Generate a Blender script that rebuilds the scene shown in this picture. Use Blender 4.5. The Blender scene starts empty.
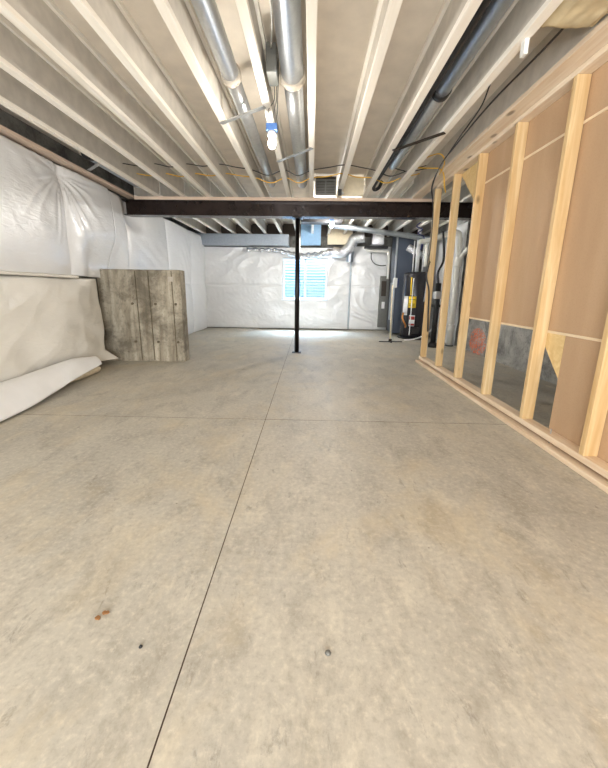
import bpy, bmesh, math, random
from mathutils import Vector, Matrix, noise
R = random.Random(7)
C = bpy.context.scene.collection
PI = math.pi

# ------------------------------------------------------------------ materials
def new_mat(name):
    m = bpy.data.materials.new(name); m.use_nodes = True
    nt = m.node_tree; b = nt.nodes['Principled BSDF']
    return m, nt, b
def N(nt, t, **kw):
    n = nt.nodes.new(t)
    for k, v in kw.items():
        if k in n.inputs.keys(): n.inputs[k].default_value = v
        else: setattr(n, k, v)
    return n
def coords(nt, scale=(1, 1, 1), rot=(0, 0, 0), loc=(0, 0, 0)):
    tc = N(nt, 'ShaderNodeTexCoord'); mp = N(nt, 'ShaderNodeMapping')
    mp.inputs['Scale'].default_value = scale; mp.inputs['Rotation'].default_value = rot; mp.inputs['Location'].default_value = loc
    nt.links.new(tc.outputs['Object'], mp.inputs['Vector']); return mp.outputs['Vector']
def noise_n(nt, vec, scale, detail=4, rough=.55, dist=0):
    n = N(nt, 'ShaderNodeTexNoise'); n.inputs['Scale'].default_value = scale; n.inputs['Detail'].default_value = detail
    n.inputs['Roughness'].default_value = rough; n.inputs['Distortion'].default_value = dist
    nt.links.new(vec, n.inputs['Vector']); return n.outputs['Fac']
def ramp(nt, fac, stops):
    r = N(nt, 'ShaderNodeValToRGB'); e = r.color_ramp.elements
    while len(e) < len(stops): e.new(.5)
    for el, (p, c) in zip(e, stops):
        el.position = p; el.color = (c[0], c[1], c[2], 1) if not isinstance(c, (int, float)) else (c, c, c, 1)
    nt.links.new(fac, r.inputs['Fac']); return r.outputs['Color']
def mix(nt, fac, a, b, mode='MIX'):
    m = N(nt, 'ShaderNodeMix'); m.data_type = 'RGBA'; m.blend_type = mode
    for sock, v in ((m.inputs[0], fac), (m.inputs[6], a), (m.inputs[7], b)):
        if hasattr(v, 'links') or isinstance(v, bpy.types.NodeSocket): nt.links.new(v, sock)
        elif isinstance(v, (int, float)): sock.default_value = v
        else: sock.default_value = (v[0], v[1], v[2], 1)
    return m.outputs[2]
def bump(nt, b, h, strength=.3, dist=.01):
    n = N(nt, 'ShaderNodeBump'); n.inputs['Strength'].default_value = strength; n.inputs['Distance'].default_value = dist
    nt.links.new(h, n.inputs['Height']); nt.links.new(n.outputs['Normal'], b.inputs['Normal']); return n

def lin(r, g, b):
    f = lambda c: (c/255/12.92) if c/255 <= .04045 else ((c/255+.055)/1.055)**2.4
    return (f(r), f(g), f(b))

def simple(name, c, rough=.6, metal=0., var=.12, scale=18, bs=.15):
    m, nt, b = new_mat(name)
    v = coords(nt); f = noise_n(nt, v, scale, 5)
    c0 = tuple(x*(1-var) for x in c); c1 = tuple(min(1, x*(1+var)) for x in c)
    nt.links.new(ramp(nt, f, [(.3, c0), (.7, c1)]), b.inputs['Base Color'])
    b.inputs['Roughness'].default_value = rough; b.inputs['Metallic'].default_value = metal
    if bs: bump(nt, b, f, bs, .004)
    return m

def wood(name, axis, light, dark, knots=True, rough=.6):
    m, nt, b = new_mat(name)
    oi = N(nt, 'ShaderNodeObjectInfo')
    sc = [14, 14, 14]; sc[axis] = .9
    tc = N(nt, 'ShaderNodeTexCoord'); mp = N(nt, 'ShaderNodeMapping'); mp.inputs['Scale'].default_value = sc
    add = N(nt, 'ShaderNodeVectorMath', operation='ADD')
    mul = N(nt, 'ShaderNodeVectorMath', operation='SCALE'); mul.inputs['Scale'].default_value = 17
    cmb = N(nt, 'ShaderNodeCombineXYZ')
    for i in range(3): nt.links.new(oi.outputs['Random'], cmb.inputs[i])
    nt.links.new(cmb.outputs[0], mul.inputs[0]); nt.links.new(tc.outputs['Object'], add.inputs[0]); nt.links.new(mul.outputs[0], add.inputs[1])
    nt.links.new(add.outputs[0], mp.inputs['Vector'])
    g = noise_n(nt, mp.outputs[0], 1.6, 8, .6, .6)
    col = ramp(nt, g, [(.32, dark), (.55, tuple((a+c)/2 for a, c in zip(light, dark))), (.68, light)])
    if knots:
        mk = N(nt, 'ShaderNodeMapping'); s2 = [6, 6, 6]; s2[axis] = 2.9; mk.inputs['Scale'].default_value = s2
        nt.links.new(add.outputs[0], mk.inputs['Vector'])
        vo = N(nt, 'ShaderNodeTexVoronoi'); vo.inputs['Scale'].default_value = 1.; nt.links.new(mk.outputs[0], vo.inputs['Vector'])
        k = ramp(nt, vo.outputs['Distance'], [(.08, .85), (.17, 0.)])
        col = mix(nt, k, col, tuple(x*.35 for x in dark))
    nt.links.new(col, b.inputs['Base Color']); b.inputs['Roughness'].default_value = rough
    bump(nt, b, g, .2, .002)
    return m

def concrete_floor():
    m, nt, b = new_mat('polished_slab_concrete')
    v = coords(nt); v2 = coords(nt, (1, .55, 1), (0, 0, .7))
    big = noise_n(nt, v, .9, 6, .6, .4); mid = noise_n(nt, v2, 5.5, 9, .68, .35); fine = noise_n(nt, v, 40, 6, .7)
    col = ramp(nt, big, [(.3, lin(172, 167, 156)), (.5, lin(187, 181, 168)), (.7, lin(202, 194, 178))])
    # trowel burn marks, darker grey, streaked
    streak = ramp(nt, mid, [(.30, .9), (.44, .3), (.53, 0.)])
    col = mix(nt, streak, col, lin(152, 145, 132))
    v3 = coords(nt, (1.6, .8, 1), (0, 0, -.6), (3, 5, 0)); m3 = noise_n(nt, v3, 3.1, 9, .72, .3)
    col = mix(nt, ramp(nt, m3, [(.54, 0.), (.68, .6)]), col, lin(212, 204, 186))
    m4 = noise_n(nt, coords(nt, (3, 1.2, 1), (0, 0, .5), (9, 1, 0)), 4.5, 9, .78, .3)
    col = mix(nt, ramp(nt, m4, [(.32, .65), (.42, 0.)]), col, lin(122, 115, 106))
    col = mix(nt, ramp(nt, fine, [(.36, .28), (.48, 0.)]), col, lin(136, 128, 114))
    col = mix(nt, ramp(nt, fine, [(.52, 0.), (.66, .4)]), col, lin(222, 214, 196))
    m5 = noise_n(nt, coords(nt, (1, .8, 1), (0, 0, .2), (4, 7, 0)), 14, 8, .75, .8)
    col = mix(nt, ramp(nt, m5, [(.30, .4), (.42, 0.)]), col, lin(142, 135, 122))
    m6 = noise_n(nt, coords(nt, (1, .7, 1), (0, 0, -.3), (14, 2, 0)), 1.7, 6, .7, .4)
    col = mix(nt, ramp(nt, m6, [(.5, 0.), (.66, .35)]), col, lin(206, 188, 152))
    m7 = noise_n(nt, coords(nt, (.8, 1.1, 1), (0, 0, .9), (1, 22, 0)), 7, 9, .8, 1.2)
    col = mix(nt, ramp(nt, m7, [(.62, 0.), (.70, .6)]), col, lin(220, 214, 200))
    # pinhead grit
    vo = N(nt, 'ShaderNodeTexVoronoi'); vo.inputs['Scale'].default_value = 5; nt.links.new(v, vo.inputs['Vector'])
    col = mix(nt, ramp(nt, vo.outputs['Distance'], [(.018, .7), (.03, 0.)]), col, lin(80, 70, 60))
    nt.links.new(col, b.inputs['Base Color'])
    nt.links.new(ramp(nt, mid, [(.3, .42), (.7, .62)]), b.inputs['Roughness'])
    bump(nt, b, fine, .1, .003)
    return m

def rough_concrete(name, base, dark, light, vertical=True, spray=False):
    m, nt, b = new_mat(name)
    v = coords(nt, (7, 7, .8) if vertical else (1, 1, 1)); vi = coords(nt)
    a = noise_n(nt, v, 1.3, 7, .65, .4); f = noise_n(nt, vi, 26, 9, .8); g = noise_n(nt, vi, 2.6, 7, .7, .5)
    col = ramp(nt, a, [(.3, dark), (.5, base), (.7, light)])
    col = mix(nt, ramp(nt, g, [(.36, .8), (.55, 0.)]), col, tuple(x*.55 for x in dark))
    col = mix(nt, ramp(nt, f, [(.34, .75), (.46, 0.)]), col, tuple(x*.35 for x in dark))
    col = mix(nt, ramp(nt, f, [(.6, 0.), (.74, .5)]), col, tuple(min(1, x*1.35) for x in light))
    if spray:
        vs = coords(nt, (1, 1, 1), (0, 0, 0), (0, 0, 0)); 
        sp = N(nt, 'ShaderNodeTexGradient', gradient_type='SPHERICAL')
        mp = N(nt, 'ShaderNodeMapping'); mp.inputs['Location'].default_value = (-2.75, -6.1*2.4, -.42*3.); mp.inputs['Scale'].default_value = (1, 2.4, 3.)
        mp.inputs['Location'].default_value = (-spray[0]*1, -spray[1]*2.4, -spray[2]*3.)
        nt.links.new(vs, mp.inputs['Vector']); nt.links.new(mp.outputs[0], sp.inputs['Vector'])
        sn = noise_n(nt, coords(nt, (1, 1, 1)), 11, 4, .6, 2.5)
        msk = mix(nt, 1., ramp(nt, sp.outputs['Fac'], [(.25, 0.), (.3, 1.)]), ramp(nt, sn, [(.42, 0.), (.44, 1.), (.50, 1.), (.52, 0.)]), 'MULTIPLY')
        col = mix(nt, msk, col, lin(238, 110, 58))
    nt.links.new(col, b.inputs['Base Color']); b.inputs['Roughness'].default_value = .85
    bump(nt, b, f, .6, .008)
    return m

def poly_mat(name, c, rough=.3, bs=.5):
    m, nt, b = new_mat(name)
    v = coords(nt); w = coords(nt, (1.3, 1.3, 3.2), (.5, 0, 0))
    a = noise_n(nt, w, 4.2, 4, .5, 1.6); f = noise_n(nt, coords(nt, (1, 1, .45), (-.7, 0, 0)), 6, 2.5, .5, 2.4); big = noise_n(nt, v, 1.2, 3)
    rid = ramp(nt, f, [(.46, 0.), (.5, 1.), (.54, 0.)])
    h = a
    nt.links.new(ramp(nt, big, [(.3, tuple(x*.92 for x in c)), (.7, c)]), b.inputs['Base Color'])
    b.inputs['Roughness'].default_value = rough+.04
    b.inputs['Specular IOR Level'].default_value = .75
    b.inputs['Coat Weight'].default_value = .25; b.inputs['Coat Roughness'].default_value = .15
    bump(nt, b, h, bs, .009)
    return m

def galv(name, c=(.62, .65, .68), rough=.28, crinkle=0):
    m, nt, b = new_mat(name)
    v = coords(nt); vo = N(nt, 'ShaderNodeTexVoronoi'); vo.inputs['Scale'].default_value = 38; nt.links.new(v, vo.inputs['Vector'])
    bw = N(nt, 'ShaderNodeRGBToBW'); nt.links.new(vo.outputs['Color'], bw.inputs[0])
    nt.links.new(ramp(nt, bw.outputs[0], [(.2, tuple(x*.95 for x in c)), (.8, tuple(min(1, x*1.04) for x in c))]), b.inputs['Base Color'])
    b.inputs['Metallic'].default_value = .9; b.inputs['Roughness'].default_value = rough
    n = noise_n(nt, v, 30 if crinkle else 4, 5, .6, 1 if crinkle else 0)
    bump(nt, b, n, crinkle or .05, .02)
    return m

def glow(name, c, s):
    m, nt, b = new_mat(name)
    b.inputs['Base Color'].default_value = (*c, 1); b.inputs['Emission Color'].default_value = (*c, 1); b.inputs['Emission Strength'].default_value = s
    return m

M = {}
M['floor'] = concrete_floor()
M['groove'] = simple('saw_cut_brown', lin(92, 74, 58), .95)  # dark brown for the sides and bottom of the saw cuts
M['flange'] = wood('pale_lumber_flange', 1, lin(252, 248, 240), lin(242, 234, 220), False, .55)
M['web'] = simple('joist_web_board', lin(202, 195, 184), .8, 0, .1, 9, .25)
M['subfloor'] = simple('subfloor_board', lin(228, 217, 202), .85, 0, .08, 5, .2)
M['stud'] = wood('stud_pine', 2, lin(232, 206, 160), lin(206, 168, 114))
M['plate'] = wood('plate_pine', 1, lin(246, 228, 204), lin(226, 198, 164), False)
M['topplate'] = wood('top_plate_pine', 1, lin(240, 226, 206), lin(220, 196, 168))
M['nailer'] = wood('nailer_pine', 0, lin(226, 206, 186), lin(196, 170, 148), False)
M['rim'] = wood('rim_lumber', 1, lin(222, 202, 184), lin(196, 172, 152), False)
M['ply'] = wood('gusset_plywood', 0, lin(240, 214, 160), lin(222, 190, 132), False)
M['steel'] = simple('dark_painted_steel', lin(46, 36, 33), .25, .4, .3, 5, .05)
M['post'] = simple('black_painted_steel', lin(26, 22, 22), .3, .4, .3, 8, .05)
M['galv'] = galv('galvanised_duct')
M['galvb'] = galv('galvanised_duct_dull', (.5, .55, .6), .38)
M['bluegalv'] = galv('blue_grey_sheet_metal', (.36, .40, .45), .42)
M['furn'] = simple('dark_blue_grey_cabinet_paint', lin(84, 92, 106), .4, .4, .05, 3, .05)
M['foil'] = galv('crinkled_foil', (.74, .75, .78), .22, .9)
M['collar'] = simple('grey_sealed_collar', lin(176, 166, 152), .6)
M['blackplastic'] = simple('black_plastic', (.012, .012, .013), .5)
M['strap'] = galv('strap_metal', (.5, .5, .5), .45)
M['darkstrap'] = simple('dark_strap', lin(58, 50, 42), .5, .4)
M['poly'] = poly_mat('white_poly_sheet', (.83, .83, .828), .24, .6)
M['polycream'] = poly_mat('cream_facing', (.80, .765, .69), .55, .5)
M['polycream'].node_tree.nodes['Principled BSDF'].inputs['Coat Weight'].default_value = .05
M['facing'] = simple('white_facing_sheet', (.84, .83, .81), .5, 0, .03, 6, .15)
M['batt'] = simple('cream_glass_fibre', lin(206, 192, 164), .95, 0, .2, 14, .6)
M['ceilbatt'] = simple('yellowish_glass_fibre', lin(196, 180, 146), .95, 0, .3, 5, .8)
M['drywall'] = None
def drywall():
    m, nt, b = new_mat('brown_board_paper')
    f = noise_n(nt, coords(nt, (1, 2.2, .35)), 2, 4, .5); g = noise_n(nt, coords(nt), 90, 3)
    c = ramp(nt, f, [(.3, lin(188, 156, 124)), (.55, lin(196, 164, 131)), (.75, lin(204, 174, 142))])
    c = mix(nt, ramp(nt, g, [(.35, .12), (.5, 0.)]), c, lin(160, 128, 98))
    nt.links.new(c, b.inputs['Base Color']); b.inputs['Roughness'].default_value = .75; return m
M['drywall'] = drywall()
M['drytape'] = simple('pale_board_edge', lin(238, 218, 186), .7, 0, .05)
M['wallconc'] = rough_concrete('cast_wall_concrete', lin(120, 118, 112), lin(84, 82, 78), lin(150, 148, 142), False)
M['rightconc'] = rough_concrete('mottled_grey_concrete', lin(176, 174, 168), lin(120, 119, 116), lin(214, 212, 206), False, (3.0, 5.95, .22))  # mottled grey concrete with orange spray marks, right wall
M['stub'] = rough_concrete('board_formed_concrete', lin(166, 157, 139), lin(124, 114, 96), lin(196, 187, 168))
M['bluefoam'] = simple('pale_blue_foam', lin(150, 190, 226), .6, 0, .05)
M['creamboard'] = simple('cream_blocking_board', lin(232, 218, 190), .7, 0, .06)
M['pvc'] = simple('white_pvc', lin(226, 224, 216), .35, 0, .04)
M['winframe'] = simple('white_vinyl', lin(232, 240, 248), .35, 0, .03)
M['wellsteel'] = simple('pale_corrugated_steel', lin(70, 86, 100), .5, .0, .05)
M['heater'] = simple('dark_grey_enamel', lin(50, 48, 52), .25, .3, .1)
M['white'] = simple('white_label_paper', (.86, .86, .86), .5, 0, .03)
M['yellow'] = simple('yellow_label_paper', lin(236, 200, 30), .5, 0, .03)
M['red'] = simple('red_label_print', lin(176, 52, 46), .5, 0, .03)
M['ink'] = simple('black_print', (.015, .015, .015), .6, 0, .03)
M['blackwire'] = simple('black_wire_jacket', (.02, .018, .018), .45)
M['yellowwire'] = simple('yellow_wire_jacket', lin(226, 178, 58), .45, 0, .04)
M['bluewire'] = simple('blue_tubing', lin(30, 42, 104), .4, 0, .05)
M['bluebox'] = simple('blue_lamp_box', lin(84, 128, 196), .4, 0, .05)
M['copper'] = simple('orange_brass', lin(200, 130, 60), .35, .5)
M['porcelain'] = simple('white_porcelain', (.85, .85, .82), .3, 0, .02)
M['panelgrey'] = simple('grey_panel_metal', lin(112, 112, 107), .45, .2, .1)
M['debris'] = simple('brown_debris', lin(140, 98, 58), .8)
M['bulb'] = glow('bulb_glass_lit', (1., .96, .88), 300)
M['bulb_rear'] = glow('rear_bulb_glass_lit', (1., .97, .92), 1150)
M['bulb_added'] = glow('added_near_bulb_glow', (1., .96, .9), 70)
def glass():
    m, nt, b = new_mat('window_glass')
    out = nt.nodes['Material Output']; tr = N(nt, 'ShaderNodeBsdfTransparent'); gl = N(nt, 'ShaderNodeBsdfGlossy'); gl.inputs['Roughness'].default_value = .02
    fr = N(nt, 'ShaderNodeFresnel'); mx = N(nt, 'ShaderNodeMixShader'); tr.inputs['Color'].default_value = (.94, .97, 1, 1)
    mx.inputs[0].default_value = .006; nt.links.new(tr.outputs[0], mx.inputs[1]); nt.links.new(gl.outputs[0], mx.inputs[2]); nt.links.new(mx.outputs[0], out.inputs[0])
    return m
M['glass'] = glass()

# ------------------------------------------------------------------ mesh helpers
class MB:
    def __init__(s): s.bm = bmesh.new()
    def box(s, x0, x1, y0, y1, z0, z1, bev=0):
        r = bmesh.ops.create_cube(s.bm, size=1)
        bmesh.ops.scale(s.bm, verts=r['verts'], vec=(x1-x0, y1-y0, z1-z0))
        bmesh.ops.translate(s.bm, verts=r['verts'], vec=((x0+x1)/2, (y0+y1)/2, (z0+z1)/2))
        if bev:
            es = list({e for v in r['verts'] for e in v.link_edges})
            bmesh.ops.bevel(s.bm, geom=es, offset=bev, segments=2, affect='EDGES', profile=.5)
        return s
    def tube(s, pts, r, n=12, caps=True):
        pts = [Vector(p) for p in pts]; rs = r if isinstance(r, (list, tuple)) else [r]*len(pts)
        rings = []; up = None
        for i, p in enumerate(pts):
            t = (pts[min(i+1, len(pts)-1)]-pts[max(i-1, 0)]).normalized()
            if up is None: up = t.orthogonal().normalized()
            else:
                up = (up - t*up.dot(t)); up = up.normalized() if up.length > 1e-5 else t.orthogonal().normalized()
            sd = t.cross(up)
            rings.append([s.bm.verts.new(p + (up*math.cos(a)+sd*math.sin(a))*rs[i]) for a in [2*PI*k/n for k in range(n)]])
        for a, b in zip(rings, rings[1:]):
            for k in range(n):
                f = s.bm.faces.new((a[k], a[(k+1) % n], b[(k+1) % n], b[k])); f.smooth = True
        if caps:
            s.bm.faces.new(rings[0][::-1]); s.bm.faces.new(rings[-1])
        return s
    def lathe(s, prof, c, n=32, axis='z'):
        rings = []
        for (r, h) in prof:
            ring = []
            for k in range(n):
                a = 2*PI*k/n
                if axis == 'z': v = (c[0]+r*math.cos(a), c[1]+r*math.sin(a), c[2]+h)
                else: v = (c[0]+r*math.cos(a), c[1]+h, c[2]+r*math.sin(a))
                ring.append(s.bm.verts.new(v))
            rings.append(ring)
        for a, b in zip(rings, rings[1:]):
            for k in range(n):
                f = s.bm.faces.new((a[k], a[(k+1) % n], b[(k+1) % n], b[k])); f.smooth = True
        s.bm.faces.new(rings[0][::-1]); s.bm.faces.new(rings[-1]); return s
    def prism(s, poly, vec):
        vec = Vector(vec); a = [s.bm.verts.new(p) for p in poly]; b = [s.bm.verts.new(Vector(p)+vec) for p in poly]; n = len(poly)
        s.bm.faces.new(a[::-1]); s.bm.faces.new(b)
        for k in range(n): s.bm.faces.new((a[k], a[(k+1) % n], b[(k+1) % n], b[k]))
        return s
    def grid(s, fn, nu, nv, skip=None):
        vs = [[s.bm.verts.new(fn(i/nu, j/nv)) for j in range(nv+1)] for i in range(nu+1)]
        for i in range(nu):
            for j in range(nv):
                if skip and skip((i+.5)/nu, (j+.5)/nv): continue
                f = s.bm.faces.new((vs[i][j], vs[i+1][j], vs[i+1][j+1], vs[i][j+1])); f.smooth = True
        return s
    def build(s, name, mat, parent=None, at=None, thick=0):
        bmesh.ops.recalc_face_normals(s.bm, faces=s.bm.faces) if not thick else None
        if parent is not None: at = world_loc(parent)
        if at is None:
            at = (0, 0, 0)
        at = Vector(at)
        bmesh.ops.translate(s.bm, verts=s.bm.verts, vec=-at)
        me = bpy.data.meshes.new(name); s.bm.to_mesh(me); s.bm.free()
        for m in (mat if isinstance(mat, list) else [mat]): me.materials.append(m)
        o = bpy.data.objects.new(name, me); C.objects.link(o)
        if parent is not None: o.parent = parent
        else: o.location = at
        if thick:
            md = o.modifiers.new('thickness', 'SOLIDIFY'); md.thickness = thick; md.offset = -1
        return o
def world_loc(o):
    v = Vector(o.location)
    while o.parent: o = o.parent; v = v+Vector(o.location)
    return v
def tag(o, label, cat, group=None, kind=None):
    o['label'] = label; o['category'] = cat
    if group: o['group'] = group
    if kind: o['kind'] = kind
    return o
def struct(o): o['kind'] = 'structure'; return o
def thing(name, label, cat, loc=(0, 0, 0), group=None):
    o = bpy.data.objects.new(name, None); C.objects.link(o); o.location = loc; o.empty_display_size = .1
    return tag(o, label, cat, group)
def copy_tree(o, parent=None):
    c = o.copy(); C.objects.link(c); c.parent = parent
    for ch in list(o.children): copy_tree(ch, c)
    return c
def spline(pts, n=8):
    P = [Vector(p) for p in pts]; P = [P[0]*2-P[1]]+P+[P[-1]*2-P[-2]]; out = []
    for i in range(1, len(P)-2):
        a, b, c, d = P[i-1:i+3]
        for k in range(n):
            t = k/n
            out.append(.5*((2*b)+(c-a)*t+(2*a-5*b+4*c-d)*t*t+(3*b-a-3*c+d)*t**3))
    out.append(P[-2]); return out
def wire(name, pts, r, mat, label, cat='cable', group=None, n=8):
    o = MB().tube(spline(pts, 8), r, n).build(name, mat); tag(o, label, cat, group); return o

ZJ = 2.52; ZS = 2.82
# ------------------------------------------------------------------ shell
gx, gy = -.375, 2.655
def floor_mesh():
    f = MB(); w = .0022; d = .006
    xs = [-3.3, gx-w, gx+w, 3.2]; ys = [-3.2, gy-w, gy+w, 9.6]
    bm = f.bm
    for i in range(3):
        for j in range(3):
            z = -d if (i == 1 or j == 1) else 0
            x0, x1, y0, y1 = xs[i], xs[i+1], ys[j], ys[j+1]
            fc = bm.faces.new([bm.verts.new(p) for p in ((x0, y0, z), (x1, y0, z), (x1, y1, z), (x0, y1, z))]); fc.material_index = 1 if z < 0 else 0
    for x in (gx-w, gx+w):
        fc = bm.faces.new([bm.verts.new(p) for p in ((x, -3.2, 0), (x, 9.6, 0), (x, 9.6, -d), (x, -3.2, -d))]); fc.material_index = 1
    for y in (gy-w, gy+w):
        fc = bm.faces.new([bm.verts.new(p) for p in ((-3.3, y, 0), (3.2, y, 0), (3.2, y, -d), (-3.3, y, -d))]); fc.material_index = 1
    for v in bm.verts:
        if abs(v.co.x-gx) < .01: v.co.x += .017-.0066*v.co.y
    f.box(-3.3, 3.2, -3.2, 9.6, -.12, -.02)
    return f
fl = struct(floor_mesh().build('floor', [M['floor'], M['groove']]))
# subfloor panels seen between the joists, with panel joints
c = MB(); 
for j, y0 in enumerate([-3.2, -1.3, 1.14, 3.58, 6.02, 8.46]):
    y1 = [-1.3, 1.14, 3.58, 6.02, 8.46, 9.6][j]
    c.box(-3.3, 3.2, y0+.0015, y1-.0015, ZS, ZS+.02)
c.box(-3.3, 3.2, -3.2, 9.6, ZS+.0201, ZS+.05)
struct(c.build('ceiling', M['subfloor']))
struct(MB().box(-3.3, -3.12, -3.2, 9.6, 0, 2.40).box(-3.3, -3.14, -3.2, 9.6, 2.4, ZS).build('wall_left', M['wallconc']))
WX0, WX1, WZ0, WZ1 = -.80, .43, .83, 1.93
wf = MB().box(-3.12, WX0, 9.42, 9.6, 0, 2.5).box(WX1, 3.12, 9.42, 9.6, 0, 2.5).box(WX0, WX1, 9.42, 9.6, 0, WZ0).box(WX0, WX1, 9.42, 9.6, WZ1, 2.5)
struct(wf.build('wall_far', M['wallconc']))
struct(MB().box(-3.12, 3.12, 9.46, 9.6, 2.5, ZS).build('trim_1', simple('shade_toned_rim', lin(74, 64, 56), .8)))  # rim colour darkened to stand for the shade between joist ends
struct(MB().box(3.0, 3.2, -3.2, 9.6, 0, ZS).build('wall_right', M['rightconc']))
struct(MB().box(-3.12, 3.0, -3.2, -3.05, 0, ZS).build('wall_back', M['wallconc']))

# ------------------------------------------------------------------ egress window
w = MB(); t = .045; Y0, Y1 = 9.36, 9.44
w.box(WX0, WX1, Y0, Y1, WZ0, WZ0+t, .004).box(WX0, WX1, Y0, Y1, WZ1-t, WZ1, .004).box(WX0, WX0+t, Y0, Y1, WZ0+t, WZ1-t).box(WX1-t, WX1, Y0, Y1, WZ0+t, WZ1-t)
win = struct(w.build('window_1', M['winframe']))
MB().box(-.205, -.155, Y0-.005, Y1, WZ0+t, WZ1-t, .004).build('mullion', M['winframe'], win)
MB().box(WX0+t, -.205, 9.40, 9.406, WZ0+t, WZ1-t).build('pane', M['glass'], win)
MB().box(-.155, WX1-t, 9.40, 9.406, WZ0+t, WZ1-t).build('pane', M['glass'], win)
MB().box(WX0-.03, WX1+.03, 9.30, 9.37, WZ0-.03, WZ0, .004).build('window_sill', M['winframe'], win)
# corrugated window well outside
def well(u, v):
    a = PI*u; z = .55+v*1.9; r = .86+.0045*math.sin(z*2*PI/.085)
    return (-.18+r*math.cos(a), 9.62+r*math.sin(a)*.95, z)
wl = MB().grid(well, 40, 150).build('window_well', M['wellsteel'], thick=.004)
tag(wl, 'pale corrugated steel window well seen through the basement window', 'window well')
tag(MB().box(-1.2, .85, 9.62, 10.6, .45, .56).build('gravel_bed', simple('pale_gravel', lin(190, 192, 190), .9, 0, .4, 60, .9)), 'pale gravel lying in the window well outside the window', 'gravel', kind='stuff')

# ------------------------------------------------------------------ floor joists
JX = {1: -2.885, 2: -2.505, 3: -2.085, 4: -1.665, 5: -1.235, 6: -.805, 7: -.385, 8: -.025, 9: .405, 10: .805, 11: 1.205}
def joist(name, y0, y1):
    t = thing(name, 'x', 'joist', (0, 0, 0))
    MB().box(-.030, .030, y0, y1, ZJ, ZJ+.036, .003).build('bottom_flange', M['flange'], t)
    MB().box(-.006, .006, y0, y1, ZJ+.036, ZS-.036).build('web', M['web'], t)
    MB().box(-.030, .030, y0, y1, ZS-.036, ZS, .003).build('top_flange', M['flange'], t)
    return t
front_labels = {
 2: 'cream I-shaped floor joist nearest the plastic-covered left wall, just right of the wall-top rim board',
 3: 'cream floor joist second from the left wall, in front of the steel beam',
 4: 'cream floor joist third from the left wall, in front of the steel beam',
 5: 'cream floor joist fourth from the left wall, in front of the steel beam',
 6: 'cream floor joist just left of the slimmer round silver duct',
 7: 'cream floor joist between the two round silver ducts, beside the lit bulb',
 8: 'cream floor joist just right of the wide silver duct, straight above the picture centre',
 9: 'cream floor joist right of the grey grille, in front of the beam',
 10: 'cream floor joist just left of the black pipe and dull duct',
 11: 'cream floor joist with the small white block hanging from it, right of the black pipe'}
j0 = None
for k, lab in front_labels.items():
    j = joist('floor_joist', -3.0, 5.745) if j0 is None else copy_tree(j0)
    if j0 is None: j0 = j
    j.location.x = JX[k]; j['label'] = lab; j['group'] = 'floor joists in front of the steel beam'
names = ['nearest the left wall', 'second from the left wall', 'third from the left wall', 'fourth from the left wall', 'fifth from the left wall', 'sixth from the left wall',
         'seventh from the left wall, left of the post top', 'eighth from the left wall, by the post top', 'ninth from the left wall, over the window', 'tenth from the left wall, above the foil elbow', 'eleventh from the left wall, above the pale vent pipe', 'twelfth from the left wall, above the furnace corner', 'thirteenth from the left wall', 'fourteenth from the left wall', 'last one before the right wall']
rx = [-2.9, -2.48, -2.08, -1.66, -1.24, -.82, -.40, .0, .42, .82, 1.22, 1.62, 2.03, 2.44, 2.85]
j0 = None
for x, nme in zip(rx, names):
    j = joist('floor_joist', 5.755, 9.455) if j0 is None else copy_tree(j0)
    if j0 is None: j0 = j
    j.location.x = x; j['label'] = 'short joist behind the steel beam, ' + nme; j['group'] = 'floor joists behind the steel beam'
for x in (2.0, 2.42, 2.83):
    j = copy_tree([o for o in bpy.data.objects if o.name == 'floor_joist'][0]); j.location.x = x
    j['label'] = {2.0: 'cream floor joist above the space behind the stud wall, closest to the wall', 2.42: 'cream floor joist above the space behind the stud wall, middle one', 2.83: 'cream floor joist beyond the stud wall, against the concrete'}[x]
    j['group'] = 'floor joists in front of the steel beam'
tag(MB().box(-3.0, -2.865, -3.0, 5.745, 2.495, 2.53, .003).build('rim_board', M['rim']), 'long pinkish timber sill board along the top of the left wall', 'board')
tag(MB().box(1.572, 1.712, -3.0, 5.73, 2.522, 2.558, .003).build('ceiling_plate', M['topplate']), 'wide pale plank with nail heads fixed under the joists above the stud wall', 'board')
tag(MB().box(1.585, 1.63, -3.0, 5.73, 2.56, ZS-.001).build('rim_joist', M['web']), 'solid grey-tan joist standing on the wide plank above the stud wall', 'joist')

# ------------------------------------------------------------------ steel beam and post
b = thing('steel_beam', 'dark brown steel I-beam spanning the basement on the black post', 'beam', (0, 5.75, 2.24))
ba = MB().box(-3.08, 2.99, 5.66, 5.84, 2.24, 2.254, .002); ba.build('bottom_flange', M['steel'], b)
MB().box(-3.08, 2.99, 5.745, 5.755, 2.254, 2.456).build('web', M['steel'], b)
MB().box(-3.08, 2.99, 5.66, 5.84, 2.456, 2.47, .002).build('top_flange', M['steel'], b)
tag(MB().box(-2.862, 1.95, 5.655, 5.845, 2.471, 2.518, .003).build('nailer_plank', M['nailer']), 'pinkish timber nailer plank lying flat on top of the steel beam', 'board')
p = thing('support_post', 'slim black steel post holding up the beam mid room', 'post', (-.245, 5.78, 0))
MB().tube([(-.245, 5.78, .012), (-.245, 5.78, 2.225)], .040, 24).build('shaft', M['post'], p)
MB().box(-.325, -.165, 5.70, 5.86, 0, .012, .002).build('base_plate', M['post'], p)
MB().box(-.325, -.165, 5.68, 5.86, 2.225, 2.239, .002).build('cap_plate', M['post'], p)

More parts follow.
